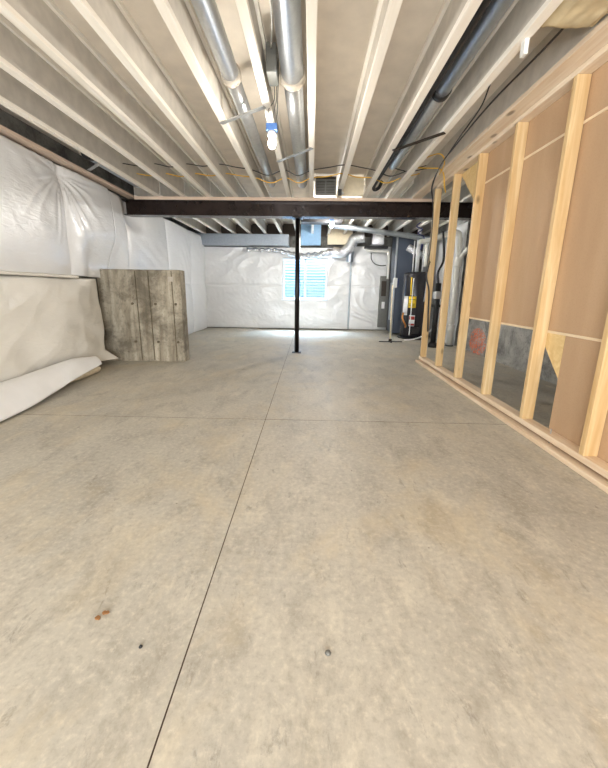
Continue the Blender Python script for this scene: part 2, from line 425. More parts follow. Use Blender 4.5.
# ------------------------------------------------------------------ stud wall
SY = [5.07, 4.44, 3.83, 3.19, 2.56, 1.95, 1.34]
slab = ['farthest stud of the wall with a black cable down its side',
        'second stud from the far end of the stud wall, left of the white drain pipe',
        'third stud from the far end, orange spray paint visible at its foot',
        'pine stud between the two openings onto dark concrete, fourth from the far end',
        'pine stud just left of the plywood triangle, rising to the ceiling plank',
        'closest pine stud, its knotty foot at the right edge of the picture',
        'pine stud beyond the right edge of the picture, nearest the camera']
for i, y in enumerate(SY):
    m = MB().box(0, .089, -.038, 0, 0, 2.481-.105 if i else 2.385, .003)
    o = m.build('wall_stud', M['stud']); o.location = (1.70, y, .105)
    o.rotation_euler = (0, 0, 0)
    tag(o, slab[i], 'stud', 'studs of the open wall frame')
tag(MB().box(1.70, 1.789, -2.5, 5.12, .062, .1045, .003).build('sole_plate', M['plate']), 'upper pine sole plate carrying the studs, raised above the floor plate', 'board')
tag(MB().box(1.668, 1.775, -2.5, 5.16, .001, .034, .003).build('floor_plate', M['plate']), 'lower pine plate fixed to the concrete floor under the stud wall', 'board')
tag(MB().box(1.70, 1.789, -2.5, 5.00, 2.482, 2.520, .003).build('top_plate', M['topplate']), 'pale pine top plate over the studs of the open wall', 'board')
tag(MB().tube([(1.735, 2.245, .030), (1.735, 2.245, .14)], .004, 8).build('spike_nail', M['strap']), 'long steel spike nail joining the two bottom plates', 'nail')
# brown boards on the far side of the studs
def board(name, y0, y1, z0, z1, lab):
    o = MB().box(1.791, 1.804, y0, y1, z0, z1, .001).build(name, M['drywall']); tag(o, lab, 'board', 'brown boards behind the studs'); return o
board('wall_board', -2.5, 3.83, 2.205, 2.50, 'narrow top strip of brown paper-faced board behind the studs')
board('wall_board', -2.5, 3.83, .815, 2.197, 'tall brown paper-faced board behind the studs above the openings')
board('wall_board', -2.5, 2.345, .06, .800, 'lower brown board behind the nearest stud reaching down to the plate')
tag(MB().box(1.786, 1.7905, -2.5, 3.83, 2.192, 2.210).build('joint_tape', M['drytape']), 'thin pale horizontal joint line high on the brown boards', 'tape')
tag(MB().box(1.786, 1.7905, -2.5, 3.83, .800, .817).build('joint_tape', M['drytape']), 'thin pale horizontal edge low on the brown boards at opening height', 'tape')
tag(MB().prism([(1.7895, 2.62, .799), (1.7895, 2.346, .799), (1.7895, 2.346, .49)], (.018, 0, 0)).build('plywood_gusset', M['ply']), 'pale plywood triangle under the brown board right of a stud', 'plywood')
tag(MB().prism([(1.7895, 4.43, 2.48), (1.7895, 3.835, 2.48), (1.7895, 3.835, 1.92)], (.018, 0, 0)).build('plywood_gusset', M['ply']), 'plywood triangle high between the second and third studs from the far end', 'plywood')
tag(MB().box(1.9, 1.94, 2.44, 2.48, 0, .74, .002).build('stair_support', M['ply']), 'short timber upright in the dark space behind the stud wall', 'board')

# ------------------------------------------------------------------ concrete stub wall
s = MB().box(-3.11, -1.895, 4.85, 5.05, .0, 1.345, .008)
o = tag(s.build('concrete_stub_wall', M['stub']), 'weathered board-formed concrete stub wall jutting from the left wall', 'wall')
m = MB()
for z in (.30, .86):
    for x in (-2.62, -2.28, -1.98): m.lathe([(.018, 0), (.018, .012), (.008, .016)], (x, 4.838, z), 12, 'y')
for x in (-2.55, -2.36, -2.02): m.box(x, x+.010, 4.843, 4.851, .02, 1.33)
m.build('form_marks', simple('dark_form_stain', lin(96, 86, 68), .9, 0, .4, 30, .5), o)

MB().box(-2.07, -1.99, 4.842, 4.851, 1.18, 1.25, .003).build('cast_patch', M['collar'], o)
# ------------------------------------------------------------------ insulation sheets
def ns(x, y, z=0): return noise.noise(Vector((x, y, z)))
def ridge(x, y, z=0): return 1-abs(noise.noise(Vector((x, y, z))))*2
def radial(y, z, pins):
    d = 0
    for (py, pz, k, amp, rad) in pins:
        dy, dz = y-py, z-pz; r = math.hypot(dy, dz)
        a = math.atan2(dz, dy)
        e = math.exp(-(r/rad)**2)*(1-math.exp(-(r/.06)**2))
        d += amp*e*(1-abs(math.sin(a*k+4*ns(a*2.3, r*1.5, py)))*1.3)-.02*math.exp(-(r/.12)**2)
        return d
pinsL = [(4.15, 2.36, 10, .016, .55), (5.5, 2.36, 11, .026, .6), (4.15, 1.36, 9, .022, .6), (5.6, 1.5, 12, .024, .8), (4.9, 1.5, 14, .008, .7), (1.6, 1.25, 9, .014, .6), (1.6, 2.4, 9, .014, .6), (7.0, 2.4, 9, .014, .6), (7.0, 1.2, 9, .012, .5), (8.3, 2.3, 8, .010, .4)]
def pillow(t): t = min(max(t, 0), 1); return (math.sin(PI*t))**.45 if 0 < t < 1 else 0
seamsY = [-2.9, -.9, 1.6, 4.15, 5.5, 7.0, 8.3, 9.40]
def bay(y):
    for a, b_ in zip(seamsY, seamsY[1:]):
        if a <= y <= b_: return pillow((y-a)/(b_-a))
    return 0
def left_upper(y0, y1, z0, z1, hseam=None):
    def fn(u, v):
        y = y0+(y1-y0)*u; z = z0+(z1-z0)*v
        if hseam is None: pv = pillow(.04+.96*v if v < .5 else v) 
        else: pv = min(1, pillow(z/hseam) if z < hseam else pillow((z-hseam)/(z1-hseam)))
        x = -3.06+.03+.15*(.45+.55*bay(y))*(.6+.4*pv)
        x += radial(y, z, pinsL)
        x += .012*ns(y*1.6, z*1.6)+.003*ns(y*2+z*1.5, z*4-y, 3)+.0012*ns(y*7, z*5+y*4, 5)
        ss = lambda t: (lambda q: q*q*(3-2*q))(min(1, max(0, t)))
        k = ss((y-4.3)/.35)*ss((5.5-y)/.3)*ss((1.85-z)/.5)
        x = x*(1-k)+(-3.05)*k
        k2 = ss(1-abs(y-5.7)/.35)*ss((z-1.95)/.3); x = x*(1-k2)+(-3.06)*k2
        wv = max(0, ns(y*.9, z*.9, 11)+.35)
        x += .006*wv*math.sin(24*(y*.55+z*.8)+6*ns(y*1.3, z*1.3, 6))*(.4+.6*abs(ns(y*2, z*3, 8)))
        return (x, y, z)
    return fn
def clampx(fn):
    def g(u, v):
        p = fn(u, v); return (max(p[0], -3.115), p[1], p[2])
    return g
o = MB().grid(clampx(left_upper(-2.9, 5.06, 1.225, 2.475)), 430, 90).build('plastic_wrapped_insulation', M['poly'], thick=.003)
tag(o, 'white plastic-wrapped insulation blanket bulging over the upper left wall in the foreground', 'insulation', 'plastic-covered wall insulation')
o = MB().grid(clampx(left_upper(5.065, 9.40, .0, 2.45, 1.2)), 260, 150).build('plastic_wrapped_insulation', M['poly'], thick=.003)
tag(o, 'white plastic-wrapped insulation on the left wall behind the concrete stub wall', 'insulation', 'plastic-covered wall insulation')
def lower(u, v):
    y = -2.9+(4.60+2.9)*u; z = .10+(1.20-.10)*v
    if u > .93:   # the free right-hand edge narrows downward
        pass
    x = -3.0+.09*pillow(.15+.85*v)*(1 if u < .94 else 1-.9*((u-.94)/.06))
    yy = y - .0*(1-v)
    x += .024*math.sin((y*1.0+z*1.6)*6+2*ns(y, z))*max(0, (1-v))*.8
    x += .016*ns(y*2, z*2, 9)+.016*ridge(y*1.6-z*1.9, z*.7+y*.5, 1)+.004*ridge(y*5-z*5, z*3+y, 4)
    x += .02*math.exp(-((y-4.2)/.25)**2)*math.sin(z*20+y*9)*(.3)
    if y > 3.9:
        k = (y-3.9)/.7; yy = y+.04*k*math.sin(v*PI*.8)-.10*k*(1-v)*.3; x += .07*k**2*(1-v)+.16*k**3*max(0, 1-v*9)
    return (x, yy, z)
o = MB().grid(lower, 380, 80).build('faced_insulation_blanket', M['polycream'], thick=.004)
tag(o, 'cream-white faced insulation blanket covering the lower left wall up to the stub wall', 'insulation')
# overlap strips along the mid seam
tag(MB().grid(lambda u, v: (-2.925+.012*ns(u*30, v)+.012*math.sin(v*PI), -2.9+7.1*u, 1.195+.035*v+.008*ns(u*20, 3)), 160, 4).build('seam_strip', M['polycream'], thick=.004), 'thin ragged horizontal seam strip between upper and lower left wall insulation', 'tape')

# curled facing sheet lying on the floor at the wall foot, and the rolled batt beneath it
def cur(pts, t):
    n = len(pts)-1; i = min(int(t*n), n-1); f = t*n-i
    P = lambda k: Vector(pts[max(0, min(n, k))])
    a, b_, c_, d = P(i-1), P(i), P(i+1), P(i+2)
    return .5*((2*b_)+(c_-a)*f+(2*a-5*b_+4*c_-d)*f*f+(3*b_-a-3*c_+d)*f**3)
top = [(-2.86, -2.5, .24), (-2.86, .5, .22), (-2.87, 2.2, .20), (-2.87, 2.9, .21), (-2.86, 3.36, .225), (-2.85, 3.75, .235), (-2.84, 4.10, .20)]
bot = [(-2.47, -2.5, .02), (-2.46, .5, .015), (-2.47, 2.0, .015), (-2.52, 2.75, .02), (-2.58, 3.2, .055), (-2.60, 3.50, .095), (-2.66, 4.06, .13)]
def sheet(u, v):
    a = cur(top, u); b_ = cur(bot, u); p = a.lerp(b_, v)
    d = (b_-a).length; p = p+Vector((.45, 0, 1)).normalized()*(.30*d*math.sin(v*PI)*(1-.35*v))
    p.z += .006*ns(u*8, v*3); p.z = max(p.z, .012)
    return p
o = MB().grid(sheet, 160, 24).build('curled_facing_sheet', M['facing'], thick=.006)
tag(o, 'curled white facing sheet spread over the floor at the foot of the left wall', 'insulation')
def roll(u, v):
    y = 2.6+1.5*u; a = 2*PI*v; r = .085*(1-.25*u)*(1+.12*ns(u*9, math.cos(a)*1.5, math.sin(a)*1.5))
    if u <= 0 or u >= 1: r *= .55
    return (-2.735-.03*u+r*1.05*math.cos(a), y, .082*(1-.25*u)+.006+r*.85*math.sin(a))
o = MB().grid(roll, 60, 28).build('rolled_insulation_batt', M['batt']); 
tag(o, 'cream insulation batt rolled up beneath the curled white sheet', 'insulation')

# far wall plastic
pinsF = [(2.15, .05, 13, .030, 1.3), (-.9, 2.15, 9, .012, .5), (-2.2, 2.35, 8, .022, 1.1), (-2.9, 1.2, 9, .010, .5), (1.05, 1.3, 8, .012, .5), (.5, .7, 9, .014, .5), (1.06, 2.1, 9, .012, .5)]
def far(x0, x1, z0, z1):
    def fn(u, v):
        x = x0+(x1-x0)*u; z = z0+(z1-z0)*v
        d = .05*pillow(u)*(.4+.6*pillow(v))+radial(x, z, pinsF)*.8
        sag = ridge(x*1.2+z*.9, z*3.2-(x+.9)*1.0+.5*math.cos(x*2.2), 7)
        d += .016*sag*(.3+v)+.009*ns(x*2.4, z*2.4)+.004*ridge(x*7, z*7+x*3, 2)
        d -= .03*math.exp(-((z-1.2)/.03)**2)*.5
        return (x, 9.375-max(d, -.03), z)
    return fn
def hole(x0, x1, z0, z1):
    def sk(u, v):
        x = x0+(x1-x0)*u; z = z0+(z1-z0)*v
        return WX0+.0 < x < WX1-.0 and WZ0 < z < WZ1
    return sk
g = MB().grid(far(-3.0, 1.05, .02, 2.20), 243, 132, hole(-3.0, 1.05, .02, 2.2)); 
o = g.build('plastic_wrapped_insulation', M['poly'], thick=-.003)
tag(o, 'white plastic-covered insulation on the far wall around the window', 'insulation', 'plastic-covered wall insulation')
o = MB().grid(far(1.06, 2.12, .02, 2.25), 90, 132).build('plastic_wrapped_insulation', M['poly'], thick=-.003)
tag(o, 'creased plastic-covered insulation on the far wall right of the vertical seam', 'insulation', 'plastic-covered wall insulation')
tag(MB().tube(spline([(1.055, 9.345, .03), (1.05, 9.335, .8), (1.06, 9.335, 1.5), (1.04, 9.34, 2.15)]), .022, 8).build('seam_batten', M['galvb']), 'grey vertical strip over the seam in the far wall plastic', 'batten')
# right hand wall plastic beyond the studs
def rightp(u, v):
    y = 6.75+2.55*u; z = .0+2.4*v
    return (2.955-.03*pillow(u)*pillow(v)-.012*ridge(y*2, z*3)-.01*ns(y*3, z*3), y, z)
tag(MB().grid(rightp, 100, 70).build('plastic_wrapped_insulation', M['poly'], thick=.003), 'white plastic-covered insulation on the right wall behind the drain pipe', 'insulation', 'plastic-covered wall insulation')

# grey box duct under the far joist ends, foil sleeve, foam board
tag(MB().box(-3.04, -.62, 9.08, 9.36, 2.215, 2.50, .006).build('box_duct', M['bluegalv']), 'grey rectangular metal duct along the top of the far wall', 'duct')
def foil(u, v):
    x = -1.75+2.55*u; a = 2*PI*v; z = 2.12-.17*math.exp(-((x+.15)/.6)**2)+.03*u
    r = (.045+.035*math.exp(-((x-.1)/.7)**2)+.012*math.sin(u*90))*(1+.3*ns(u*18, math.cos(a), math.sin(a)))
    return (x, 9.23+r*math.cos(a)*.9, z+r*math.sin(a))
tag(MB().grid(foil, 140, 20).build('foil_sleeve', M['foil']), 'crumpled silver foil duct sagging across the top of the window', 'duct')
pts = spline([(.55, 9.16, 2.08), (.8, 9.1, 2.05), (.98, 9.0, 2.2), (1.08, 8.9, 2.38), (1.32, 8.85, 2.42)], 14)
tag(MB().tube(pts, [.13*(1+.08*(k % 2)+.05*ns(k, 1)) for k in range(len(pts))], 18).build('foil_elbow', M['foil']), 'fat silver foil flexible elbow right of the window', 'duct')
pts = spline([(1.0, 9.12, 1.82), (1.0, 9.12, 1.95), (1.02, 9.1, 2.1)], 8)
tag(MB().tube(pts, .09, 14).build('duct_boot', M['bluegalv']), 'short dull metal duct boot hanging under the foil elbow', 'duct')
tag(MB().box(-.30, .22, 9.10, 9.20, 2.24, 2.80, .004).build('foam_board', M['bluefoam']), 'pale blue foam board between the joists above the window', 'board')
tag(MB().box(.40, 1.05, 9.14, 9.22, 2.27, 2.80, .004).build('blocking_panel', M['creamboard']), 'bright cream board lit by the rear bulb above the window', 'board')
tag(MB().box(-.24, .60, 7.15, 7.45, 2.44, 2.519, .004).build('shallow_duct', M['blackplastic']), 'black shallow box hanging behind the beam beside the post top', 'duct')
tag(MB().box(1.35, 1.95, 8.95, 9.1, 2.16, 2.21, .004).build('hanger_rail', M['blackplastic']), 'dark horizontal rail beside the foil elbow near the far wall', 'rail')

# ------------------------------------------------------------------ round ducts between the joists
def duct(x, r, ys, z, lab, mat, rising):
    d = thing('round_duct', lab, 'duct', (x, ys[1], z))
    MB().tube([(x, ys[0], z), (x, ys[1], z)], r*1.03, 28).build('near_section', mat, d)
    MB().tube([(x, ys[1]+.01, z), (x, ys[2], z)]+[(x, ys[2]+.10*math.sin(a), z+.10*(1-math.cos(a))) for a in (.3, .6, .9, 1.2, 1.5)], r*.93, 28).build('far_section', mat, d)
    MB().tube([(x, ys[1]-.03, z), (x, ys[1]-.025, z), (x, ys[1]+.035, z), (x, ys[1]+.04, z)], [r*1.03, r*1.2, r*1.2, r], 28).build('collar', M['collar'] if mat is not M['galvb'] else M['blackplastic'], d)
    return d
duct(-.625, .062, (-2.8, 2.82, 5.35), 2.64, 'slim round silver duct running between the joists left of the bulb', M['galv'], 0)
duct(-.170, .080, (-2.8, 2.86, 5.40), 2.66, 'wide round silver duct running between the joists right of the bulb', M['galv'], 0)
duct(1.0, .060, (-2.8, 3.02, 4.6), 2.645, 'dull round duct beside the black pipe between the right-hand joists', M['galvb'], 0)
tag(MB().tube(spline([(.895, -2.8, 2.60), (.895, 1., 2.60), (.895, 3., 2.60), (.90, 4.6, 2.60), (.90, 5.3, 2.61), (.93, 5.5, 2.60), (1.0, 5.52, 2.63), (1.03, 5.45, 2.70)]), .026, 14).build('gas_pipe', M['blackplastic']), 'long black iron pipe running beside the dull duct on the right', 'pipe')
d = thing('round_duct', 'short dark round duct between the rim board and first joist, near the beam', 'duct', (-2.69, 5, 2.66))
MB().tube([(-2.69, 4.35, 2.65), (-2.69, 5.45, 2.65), (-2.69, 5.56, 2.68)], .068, 24).build('barrel', M['galvb'], d)
MB().tube([(-2.69, 4.28, 2.65), (-2.69, 4.30, 2.65), (-2.69, 4.37, 2.65)], [.07, .078, .07], 24).build('collar', M['blackplastic'], d)
def strap(a, b_, mat, lab, w=.035):
    a, b_ = Vector(a), Vector(b_); d = (b_-a).normalized(); n = Vector((-d.y, d.x, 0))*w/2
    o = MB().prism([a-n, b_-n, b_+n, a+n], (0, 0, .008)).build('hanger_strap', mat); tag(o, lab, 'strap', 'duct hanger straps'); 
strap((-.82, 3.27, 2.508), (-.40, 3.0, 2.508), M['strap'], 'flat metal strap crossing under the slim silver duct')
strap((-.41, 4.15, 2.508), (-.02, 3.78, 2.508), M['strap'], 'flat metal strap crossing under the wide silver duct')
strap((.82, 3.82, 2.505), (1.19, 3.42, 2.505), M['darkstrap'], 'dark flat strap crossing under the black pipe and dull duct', .045)
strap((-2.80, 4.47, 2.51), (-2.56, 4.30, 2.53), M['strap'], 'small metal strap below the first joist bay at the left wall', .04)
tag(MB().box(1.20, 1.225, 2.27, 2.31, 2.44, 2.519, .002).build('hanging_block', M['porcelain']), 'small white block hanging from the joist at upper right', 'block')

# ceiling batt at upper right
def cb(u, v):
    x = 1.245+.33*u; y = -2.0+4.28*v
    e = min(u, 1-u, v*6, (1-v)*14)
    return (x, y+.02*ns(u*6, 1), 2.575-.045*min(1, e*5)+.012*ns(x*9, y*5)+.006*ns(x*22, y*16))
m = MB().grid(cb, 30, 240)
o = m.build('ceiling_insulation_batt', M['ceilbatt'], thick=-.06); tag(o, 'yellowish fibre insulation batt stuffed between the joists at upper right', 'insulation')

# return grille and blocking above the beam
g = thing('return_grille', 'grey two-pane metal grille between the joists just above the beam', 'grille', (.19, 5.55, 2.53))
MB().box(.03, .35, 5.54, 5.56, 2.530, 2.55).box(.03, .35, 5.54, 5.56, 2.73, 2.75).box(.03, .05, 5.54, 5.56, 2.55, 2.73).box(.33, .35, 5.54, 5.56, 2.55, 2.73).box(.18, .20, 5.54, 5.56, 2.55, 2.73).build('frame', M['panelgrey'], g)
m = MB()
for k in range(8): m.box(.05, .33, 5.56, 5.566, 2.556+k*.022, 2.568+k*.022)
m.build('louvres', M['panelgrey'], g)
MB().box(.03, .35, 5.567, 5.58, 2.53, 2.80).build('backing', M['darkstrap'], g)  # added plate that stops the rear bulb shining through the louvres
tag(MB().box(.445, .775, 5.56, 5.60, 2.53, 2.80, .003).build('blocking_panel', M['creamboard']), 'cream board closing the joist bay right of the grille above the beam', 'board')
l = thing('small_socket', 'small white and black fitting on the joist right of the grille', 'fitting', (.405, 5.2, 2.5))
MB().lathe([(.045, 0), (.05, .02), (.03, .03)], (.405, 5.3, 2.48)).build('base', M['porcelain'], l)
MB().box(.36, .41, 5.18, 5.24, 2.44, 2.515, .004).build('clip', M['blackplastic'], l)

# ------------------------------------------------------------------ bulbs
def bulb(x, y, z, lab, mat, full=True):
    t = thing('hanging_bulb', lab, 'light bulb', (x, y, z))
    MB().lathe([(.004, -.078), (.018, -.075), (.027, -.06), (.031, -.042), (.027, -.022), (.016, -.004), (.014, .012)], (x, y, z)).build('bulb', mat, t)
    MB().lathe([(.020, .004), (.034, .012), (.036, .035), (.030, .045)], (x, y, z)).build('socket', M['porcelain'], t)
    MB().box(x-.045, x+.045, y-.03, y+.03, z+.045, z+.10, .008).build('lamp_box', M['bluebox'], t)
    for q in (-.02, .012, .03):
        MB().tube(spline([(x+q, y, z+.10), (x+q*1.5, y+.01, z+.2), (x+q*.5+.03, y+.03, z+.30), (x+.02+q, y+.08, 2.80)]), .0035, 6).build('lead_wire', M['panelgrey'], t)
    return t
bulb(-.345, 3.02, 2.30, 'bare lit bulb in a blue box dangling between the two silver ducts', M['bulb'])
bulb(.38, 7.05, 2.40, 'bare lit bulb behind the steel beam near the far wall', M['bulb_rear'])
bulb(-.315, -.45, 2.30, 'added unseen bulb behind the camera that brightens the near floor', M['bulb_added'])  # added bulb out of view, brightens the near floor and studs
# backing box behind the bulb
tag(MB().box(-.350, -.275, 2.72, 2.90, 2.60, 2.78, .006).build('junction_box', M['panelgrey']), 'grey junction box on the joist above the lit bulb', 'box')
wire('lamp_cable', [(-.31, 2.71, 2.74), (-.28, 2.4, 2.79), (-.30, 1.5, 2.80), (-.30, 0, 2.80)], .006, M['pvc'], 'pale cable running from the junction box above the bulb')

# ------------------------------------------------------------------ wires through the joists
def run(xs, y, z, sag, slope=0):
    out = []
    for a, b_ in zip(xs, xs[1:]):
        out += [(a, y+slope*a, 2.61 if (-.81 < a < .0 or .7 < a < 1.3) else z), ((a+b_)/2, y+slope*(a+b_)/2+.03, (2.555 if (-.81 < a < -.1 or .7 < a < 1.0) else z-sag*(.6+.8*R.random())))]
    out.append((xs[-1], y+slope*xs[-1], z)); return out
jx = [JX[k] for k in range(2, 12)]
wire('wiring_cable', run([-2.60]+jx+[1.45], 4.72, 2.675, .025), .006, M['blackwire'], 'thin black cable threaded through the joists in front of the beam')
wire('wiring_cable', run(jx+[1.45], 5.02, 2.665, .03, -.02), .0065, M['yellowwire'], 'thin yellow cable threaded through the joists just in front of the beam')
wire('wiring_cable', [(1.0, 4.75, 2.66), (1.25, 4.8, 2.63), (1.42, 4.6, 2.6)], .007, M['blackwire'], 'short black cable crossing to the bundle over the stud wall')
wire('wiring_cable', [(1.40, 1.3, 2.66), (1.40, 2.2, 2.56), (1.385, 3.0, 2.545), (1.42, 3.7, 2.53), (1.45, 4.2, 2.50), (1.56, 4.75, 2.44), (1.66, 5.01, 2.36), (1.69, 5.02, 2.15), (1.695, 5.015, 1.8), (1.69, 5.01, 1.55), (1.705, 4.99, 1.50)], .007, M['blackwire'], 'thick black cable sweeping along the ceiling and down the end stud')
wire('wiring_cable', [(1.36, 3.0, 2.67), (1.37, 3.15, 2.58), (1.40, 3.6, 2.545), (1.47, 4.3, 2.50), (1.55, 4.75, 2.43), (1.655, 4.98, 2.32)], .006, M['blackwire'], 'second black cable dropping from a joist hole to the end stud')
wire('wiring_cable', [(1.695, 5.00, 1.50), (1.67, 4.99, 1.3), (1.72, 4.985, 1.1), (1.74, 4.99, .8), (1.76, 4.99, .5)], .011, M['blackwire'], 'black cable tail hanging loose beside the end stud')
wire('wiring_cable', [(1.30, 4.7, 2.64), (1.45, 4.5, 2.57), (1.52, 4.45, 2.55), (1.60, 4.5, 2.51), (1.64, 4.55, 2.40), (1.69, 4.62, 2.33)], .007, M['yellowwire'], 'loop of yellow cable dropping by the top of the far studs')
wire('wiring_cable', [(1.21, 4.72, 2.66), (1.40, 4.2, 2.62), (1.52, 4.28, 2.56), (1.55, 4.5, 2.50)], .006, M['yellowwire'], 'short yellow cable curl above the top plate')
for x, lab in ((-2.75, 'blue tubing coil behind the beam nearest the left wall'), (-2.32, 'blue tubing coil behind the beam, second from the left wall'), (-.62, 'blue tubing coil behind the beam just left of the post')):
    wire('tubing_coil', [(x+.13*math.cos(a), 7.0+.1*math.sin(a), 2.60+.05*math.sin(a)) for a in [k*.7 for k in range(11)]], .009, M['bluewire'], lab, 'tubing')

# ------------------------------------------------------------------ utility corner
wh = thing('water_heater', 'dark grey tank water heater with white and yellow labels behind the stud wall', 'water heater', (2.42, 7.95, 0))
cx, cy, r = 2.42, 7.95, .275
MB().lathe([(r*.96, .04), (r, .06), (r, 1.46), (r*.97, 1.49), (r*.80, 1.52), (.05, 1.535)], (cx, cy, 0), 40).build('tank', M['heater'], wh)
MB().lathe([(r*.85, .031), (r*.85, .05)], (cx, cy, 0), 30).build('base_ring', M['blackplastic'], wh)
def label_patch(a0, a1, z0, z1, mat, name, rr=.278, n=8):
    g_ = MB().grid(lambda u, v: (cx+rr*math.cos(math.radians(a0+(a1-a0)*u)), cy+rr*math.sin(math.radians(a0+(a1-a0)*u)), z0+(z1-z0)*v), n, 1)
    return g_.build(name, mat, wh, thick=.002)
label_patch(196, 224, .55, .98, M['white'], 'white_label')
yl = label_patch(228, 262, .72, .98, M['yellow'], 'yellow_label')
for zz in (.76, .80, .90): 
    pl = label_patch(231, 259, zz, zz+.012, M['ink'], 'print_line', .2805)
label_patch(236, 262, .30, .55, M['white'], 'warning_label'); label_patch(237, 261, .45, .53, M['red'], 'red_band', .2805)
label_patch(237, 261, .32, .36, M['red'], 'red_band', .2805)
MB().tube([(2.30, 7.87, 1.50), (2.30, 7.87, 2.2)], .012, 10).build('water_pipe', M['white'], wh)
MB().tube([(2.52, 7.87, 1.50), (2.52, 7.87, 2.3)], .012, 10).build('water_pipe', M['white'], wh)
MB().tube([(cx, cy, 1.52), (cx, cy, 2.45)], .045, 16).build('vent_pipe', M['white'], wh)
MB().box(cx-.10, cx+.06, cy-.335, cy-.26, .14, .28, .01).build('gas_valve', M['blackplastic'], wh)
MB().tube(spline([(cx-.13, cy-.27, 1.38), (cx-.14, cy-.29, 1.2), (cx-.14, cy-.29, .3), (cx-.15, cy-.31, .10)]), .011, 8).build('drain_tube', M['white'], wh)
MB().tube(spline([(cx-.17, cy-.23, 1.40), (cx-.165, cy-.24, 1.2), (cx-.16, cy-.245, 1.0)]), .016, 8).build('relief_tube', M['yellow'], wh)
wire('gas_connector', [(2.05, 7.45, .62), (2.03, 7.4, .50), (2.10, 7.4, .36), (2.12, 7.45, .30)], .018, M['copper'], 'orange brass gas connector curling in front of the furnace corner', 'pipe')
wire('drain_hose', [(2.9, 7.3, .62), (2.75, 7.3, .42), (2.55, 7.3, .18), (2.3, 7.35, .05), (2.1, 7.4, .02)], .014, M['white'], 'thin pale hose looping down to the floor before the water heater', 'hose')
tag(MB().lathe([(.30, 0), (.34, .01), (.35, .03)], (2.42, 7.90, 0)).build('drain_pan', M['blackplastic']), 'black drain pan on the floor below the water heater', 'pan')
fu = thing('furnace_cabinet', 'tall blue-grey sheet metal furnace plenum left of the water heater', 'furnace', (2.2, 8.6, 0))
MB().box(2.05, 2.42, 8.35, 8.95, .05, 2.44, .006).build('cabinet', M['furn'], fu)
MB().box(2.045, 2.06, 8.45, 8.85, .35, 1.3, .004).build('access_door', M['galvb'], fu)
MB().box(2.01, 2.045, 8.33, 8.37, .02, 2.46, .003).build('corner_trim', M['galv'], fu)
e = thing('electrical_panel', 'worn grey electrical panel on the far wall beside the furnace', 'panel', (1.98, 9.3, .2))
MB().box(1.86, 2.10, 9.20, 9.33, .10, 1.48, .006).build('box', M['panelgrey'], e)
MB().box(1.89, 2.02, 9.185, 9.20, .95, 1.35, .003).build('cover', M['darkstrap'], e)
MB().box(1.92, 2.0, 9.17, 9.2, .62, .80, .003).build('breaker', M['white'], e)
wire('white_drain_pipe', [(1.40, 9.12, 2.19), (1.46, 9.12, 2.13), (1.60, 9.12, 2.11), (1.92, 9.12, 2.10), (2.0, 9.12, 2.08), (2.02, 9.12, 1.95), (2.03, 9.12, 1.40)], .035, M['pvc'], 'white plastic pipe bending down above the electrical panel', 'pipe', n=14)
wire('cable_loop', [(1.55, 9.1, 2.06), (1.56, 9.08, 1.9), (1.66, 9.06, 1.78), (1.82, 9.08, 1.74), (1.95, 9.1, 1.75)], .012, M['blackwire'], 'black cable loop hanging below the white pipe on the far wall')
st = thing('pipe_stand', 'thin pale upright rod on a flat dark cross foot before the furnace', 'stand', (1.74, 7.2, 0))
MB().tube([(1.74, 7.2, .02), (1.71, 7.2, 1.22)], .016, 12).build('rod', M['creamboard'], st)
MB().box(1.50, 2.0, 7.185, 7.215, .0, .018, .003).box(1.725, 1.755, 7.08, 7.32, .0, .017, .003).build('foot', M['blackplastic'], st)
MB().box(1.71, 1.77, 7.17, 7.23, .018, .07, .005).build('socket', M['darkstrap'], st)
MB().box(1.72, 1.80, 7.16, 7.24, 1.16, 1.36, .012).build('head', M['porcelain'], st)
MB().box(1.80, 1.83, 7.17, 7.23, 1.18, 1.34, .006).build('blue_band', M['bluewire'], st)
tag(MB().tube([(.36, 7.62, 2.47), (1.0, 7.62, 2.40), (2.50, 7.55, 2.20)], .055, 18).build('vent_pipe', M['galvb']), 'long grey metal vent pipe slanting behind the beam to the utility corner', 'pipe')
wire('foil_duct', [(2.25, 8.2, 2.10), (2.40, 8.15, 2.0), (2.55, 8.2, 1.92), (2.7, 8.2, 1.98)], .09, M['foil'], 'crumpled foil duct piece above the water heater', 'duct', n=16)
tag(MB().box(1.50, 1.80, 8.75, 9.05, 2.23, 2.49, .01).build('foil_box', M['foil']), 'foil-wrapped box between joists above the far wall pipe', 'duct')
# drain stack
ds = thing('drain_stack', 'white plastic drain stack with elbow and branch behind the studs', 'pipe', (2.86, 6.8, 0))
MB().tube([(2.86, 6.8, .0), (2.86, 6.8, 1.62)], .056, 20).build('stack', M['pvc'], ds)
MB().tube([(2.86, 6.8, .30), (2.86, 6.8, .31), (2.86, 6.8, .42), (2.86, 6.8, .43)], [.057, .070, .070, .057], 20).build('cleanout_collar', M['pvc'], ds)
MB().tube([(2.86, 6.8, 1.58), (2.86, 6.8, 1.59), (2.86, 6.8, 1.75), (2.86, 6.8, 1.78)], [.057, .068, .068, .05], 20).build('wye_fitting', M['pvc'], ds)
MB().tube(spline([(2.86, 6.8, 1.68), (2.90, 6.72, 1.80), (2.92, 6.55, 1.88), (2.93, 6.3, 1.90)]), .045, 18).build('branch', M['pvc'], ds)
MB().tube(spline([(2.86, 6.8, 1.74), (2.86, 6.8, 1.95), (2.85, 6.8, 2.12), (2.80, 6.8, 2.20), (2.70, 6.82, 2.20), (2.30, 6.86, 2.07), (2.1, 6.88, 2.04)]), .048, 18).build('elbow_arm', M['pvc'], ds)
MB().lathe([(.085, 0), (.085, .012), (.06, .02)], (2.86, 6.8, 0)).build('floor_flange', M['blackplastic'], ds)
